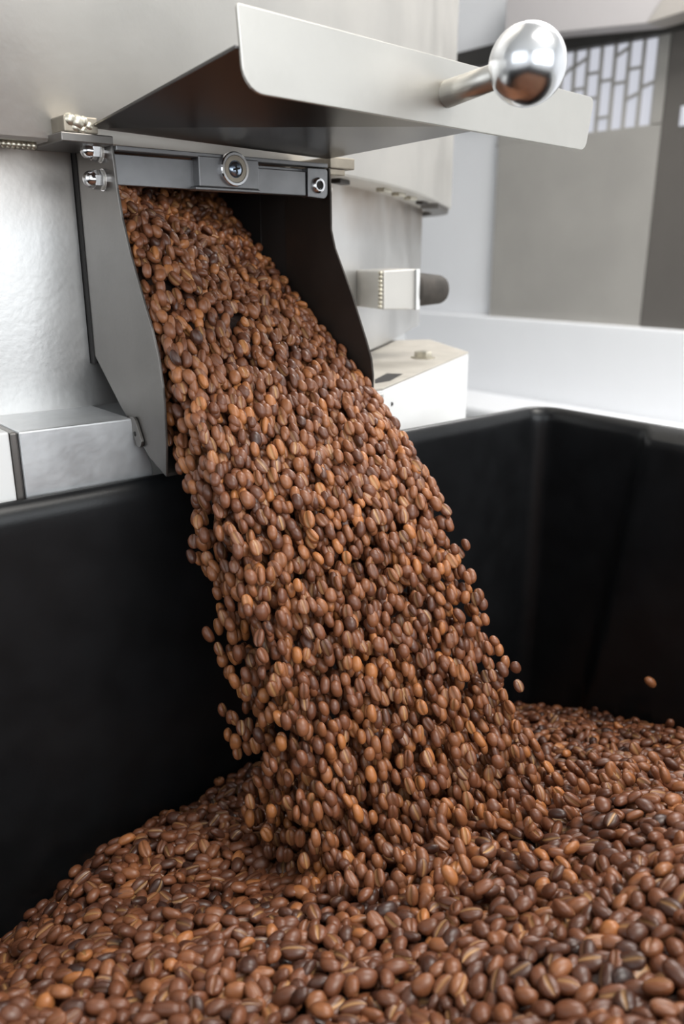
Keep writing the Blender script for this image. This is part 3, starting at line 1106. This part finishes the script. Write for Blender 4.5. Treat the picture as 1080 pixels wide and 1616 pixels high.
SP, SR, ST = [], [], []
for li, (w0, wj) in enumerate(((.03, .02), (.10, .03), (.20, .04), (.34, .06), (.52, .08), (.72, .08), (.93, .06))):
    r = np.random.default_rng(200 + li)
    us = np.arange(0, 1.001, .0062 / .157)
    vs = np.arange(0, 1, .0066 / .47)
    U, V_ = np.meshgrid(us, vs, indexing='ij')
    u = (U + r.uniform(-.5, .5, U.shape) * .0062 / .157 * .9).ravel()
    v = (V_ + (np.arange(len(us)) % 2)[:, None] * .5 * .0078 / .47 + r.uniform(-.45, .45, V_.shape) * .0078 / .47).ravel()
    u = np.clip(u, 0, 1)
    ok = (v > 0) & (v < 1)
    u, v = u[ok], v[ok]
    # thinning: packed in the chute, looser in the air, ragged at the rims
    air = np.clip((v - .42) / .5, 0, 1)
    pk = 1 - air * (.30 if li < 2 else .42)
    if li in (2, 4):
        pk = np.where(v < .25, pk * .6, pk)
    if li >= 3:
        pk = np.where(v < .20, 0.0, pk)
        pk = np.where((u > .12) & (v < .33), 0.0, pk)
    rag = np.minimum(u, 1 - u)
    pk = pk * np.where((rag < .05) & (v > .45), .7, 1)
    ok = r.random(len(u)) < pk
    u, v = u[ok], v[ok]
    w = np.clip(w0 + r.normal(0, wj, len(u)), -.02, 1)
    p = stream_point(u, v, w)
    p2 = stream_point(u, np.clip(v + .01, 0, 1), w)
    p0 = stream_point(u, np.clip(v - .01, 0, 1), w)
    vel = p2 - p0
    vel /= np.linalg.norm(vel, axis=1, keepdims=True) + 1e-9
    air = np.clip((v - .42) / .5, 0, 1)[:, None]
    p += r.normal(0, 1, p.shape) * (.0008 + .0022 * air)
    p[:, 0] = np.where(v < .55, np.clip(p[:, 0], .0055, .1530), p[:, 0])
    SP.append(p)
    al = np.clip((v - .12) / .3, 0, 1)[:, None]
    SR.append(rot_batch(dir_world(vel * (.3 + 1.1 * al) + r.normal(0, 1, vel.shape) * (.55 - .32 * al)), dir_world(r.normal(0, 1, vel.shape))))
    ST.append(v)
# loose beans tumbling over the heap at the foot of the stream
r = np.random.default_rng(77)
nl = 260
la = r.uniform(-.01, .21, nl)
lb = -.20 - .05 * (la / .2) + r.normal(0, .022, nl)
lz = heap(la, lb) + np.abs(r.normal(.004, .007, nl)) + .003
SP.append(np.stack([la, lb, lz], 1))
vel = np.stack([(la - .08) * 3, np.full(nl, -.8), np.full(nl, -.9)], 1)
SR.append(rot_batch(dir_world(vel + r.normal(0, .35, vel.shape)), dir_world(r.normal(0, 1, vel.shape))))
ST.append(np.ones(nl))
SPm = np.concatenate(SP)
SR = np.concatenate(SR)
sv = np.concatenate(ST)
hz = heap(SPm[:, 0], SPm[:, 1])
ok = SPm[:, 2] > hz - .002
SPw = to_world(SPm[ok])
SR = SR[ok]
stn = np.clip(rng.normal(.60, .18, len(SPw)), .02, 1.0)
ss = rng.uniform(.82, 1.0, len(SPw))
lod = np.ones(len(SPw), int)
me = build_mass('bean_stream', SPw, SR, stn, lod, ss)
so = link('pouring_coffee_beans', me, None, origin=W(.08, -.08, -.2), kind='stuff')
so['label'] = 'stream of roasted coffee beans pouring from the steel chute into the bin'
so['category'] = 'coffee beans'
so['group'] = 'roasted coffee beans'
# beans still packed inside the chute, under the moving top layer
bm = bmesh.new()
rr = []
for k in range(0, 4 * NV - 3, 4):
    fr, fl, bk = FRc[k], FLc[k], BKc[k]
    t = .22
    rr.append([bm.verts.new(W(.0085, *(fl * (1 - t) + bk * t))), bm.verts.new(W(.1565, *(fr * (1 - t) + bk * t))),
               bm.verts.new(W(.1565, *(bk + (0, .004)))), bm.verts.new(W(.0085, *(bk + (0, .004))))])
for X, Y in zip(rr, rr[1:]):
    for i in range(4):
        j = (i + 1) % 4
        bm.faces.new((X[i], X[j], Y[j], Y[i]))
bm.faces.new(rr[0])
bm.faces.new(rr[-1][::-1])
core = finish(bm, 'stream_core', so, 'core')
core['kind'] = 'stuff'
print('beans', len(P), 'stream', len(SPw), 'tris', sum(len(o.data.polygons) for o in sc.objects if o.type == 'MESH'))
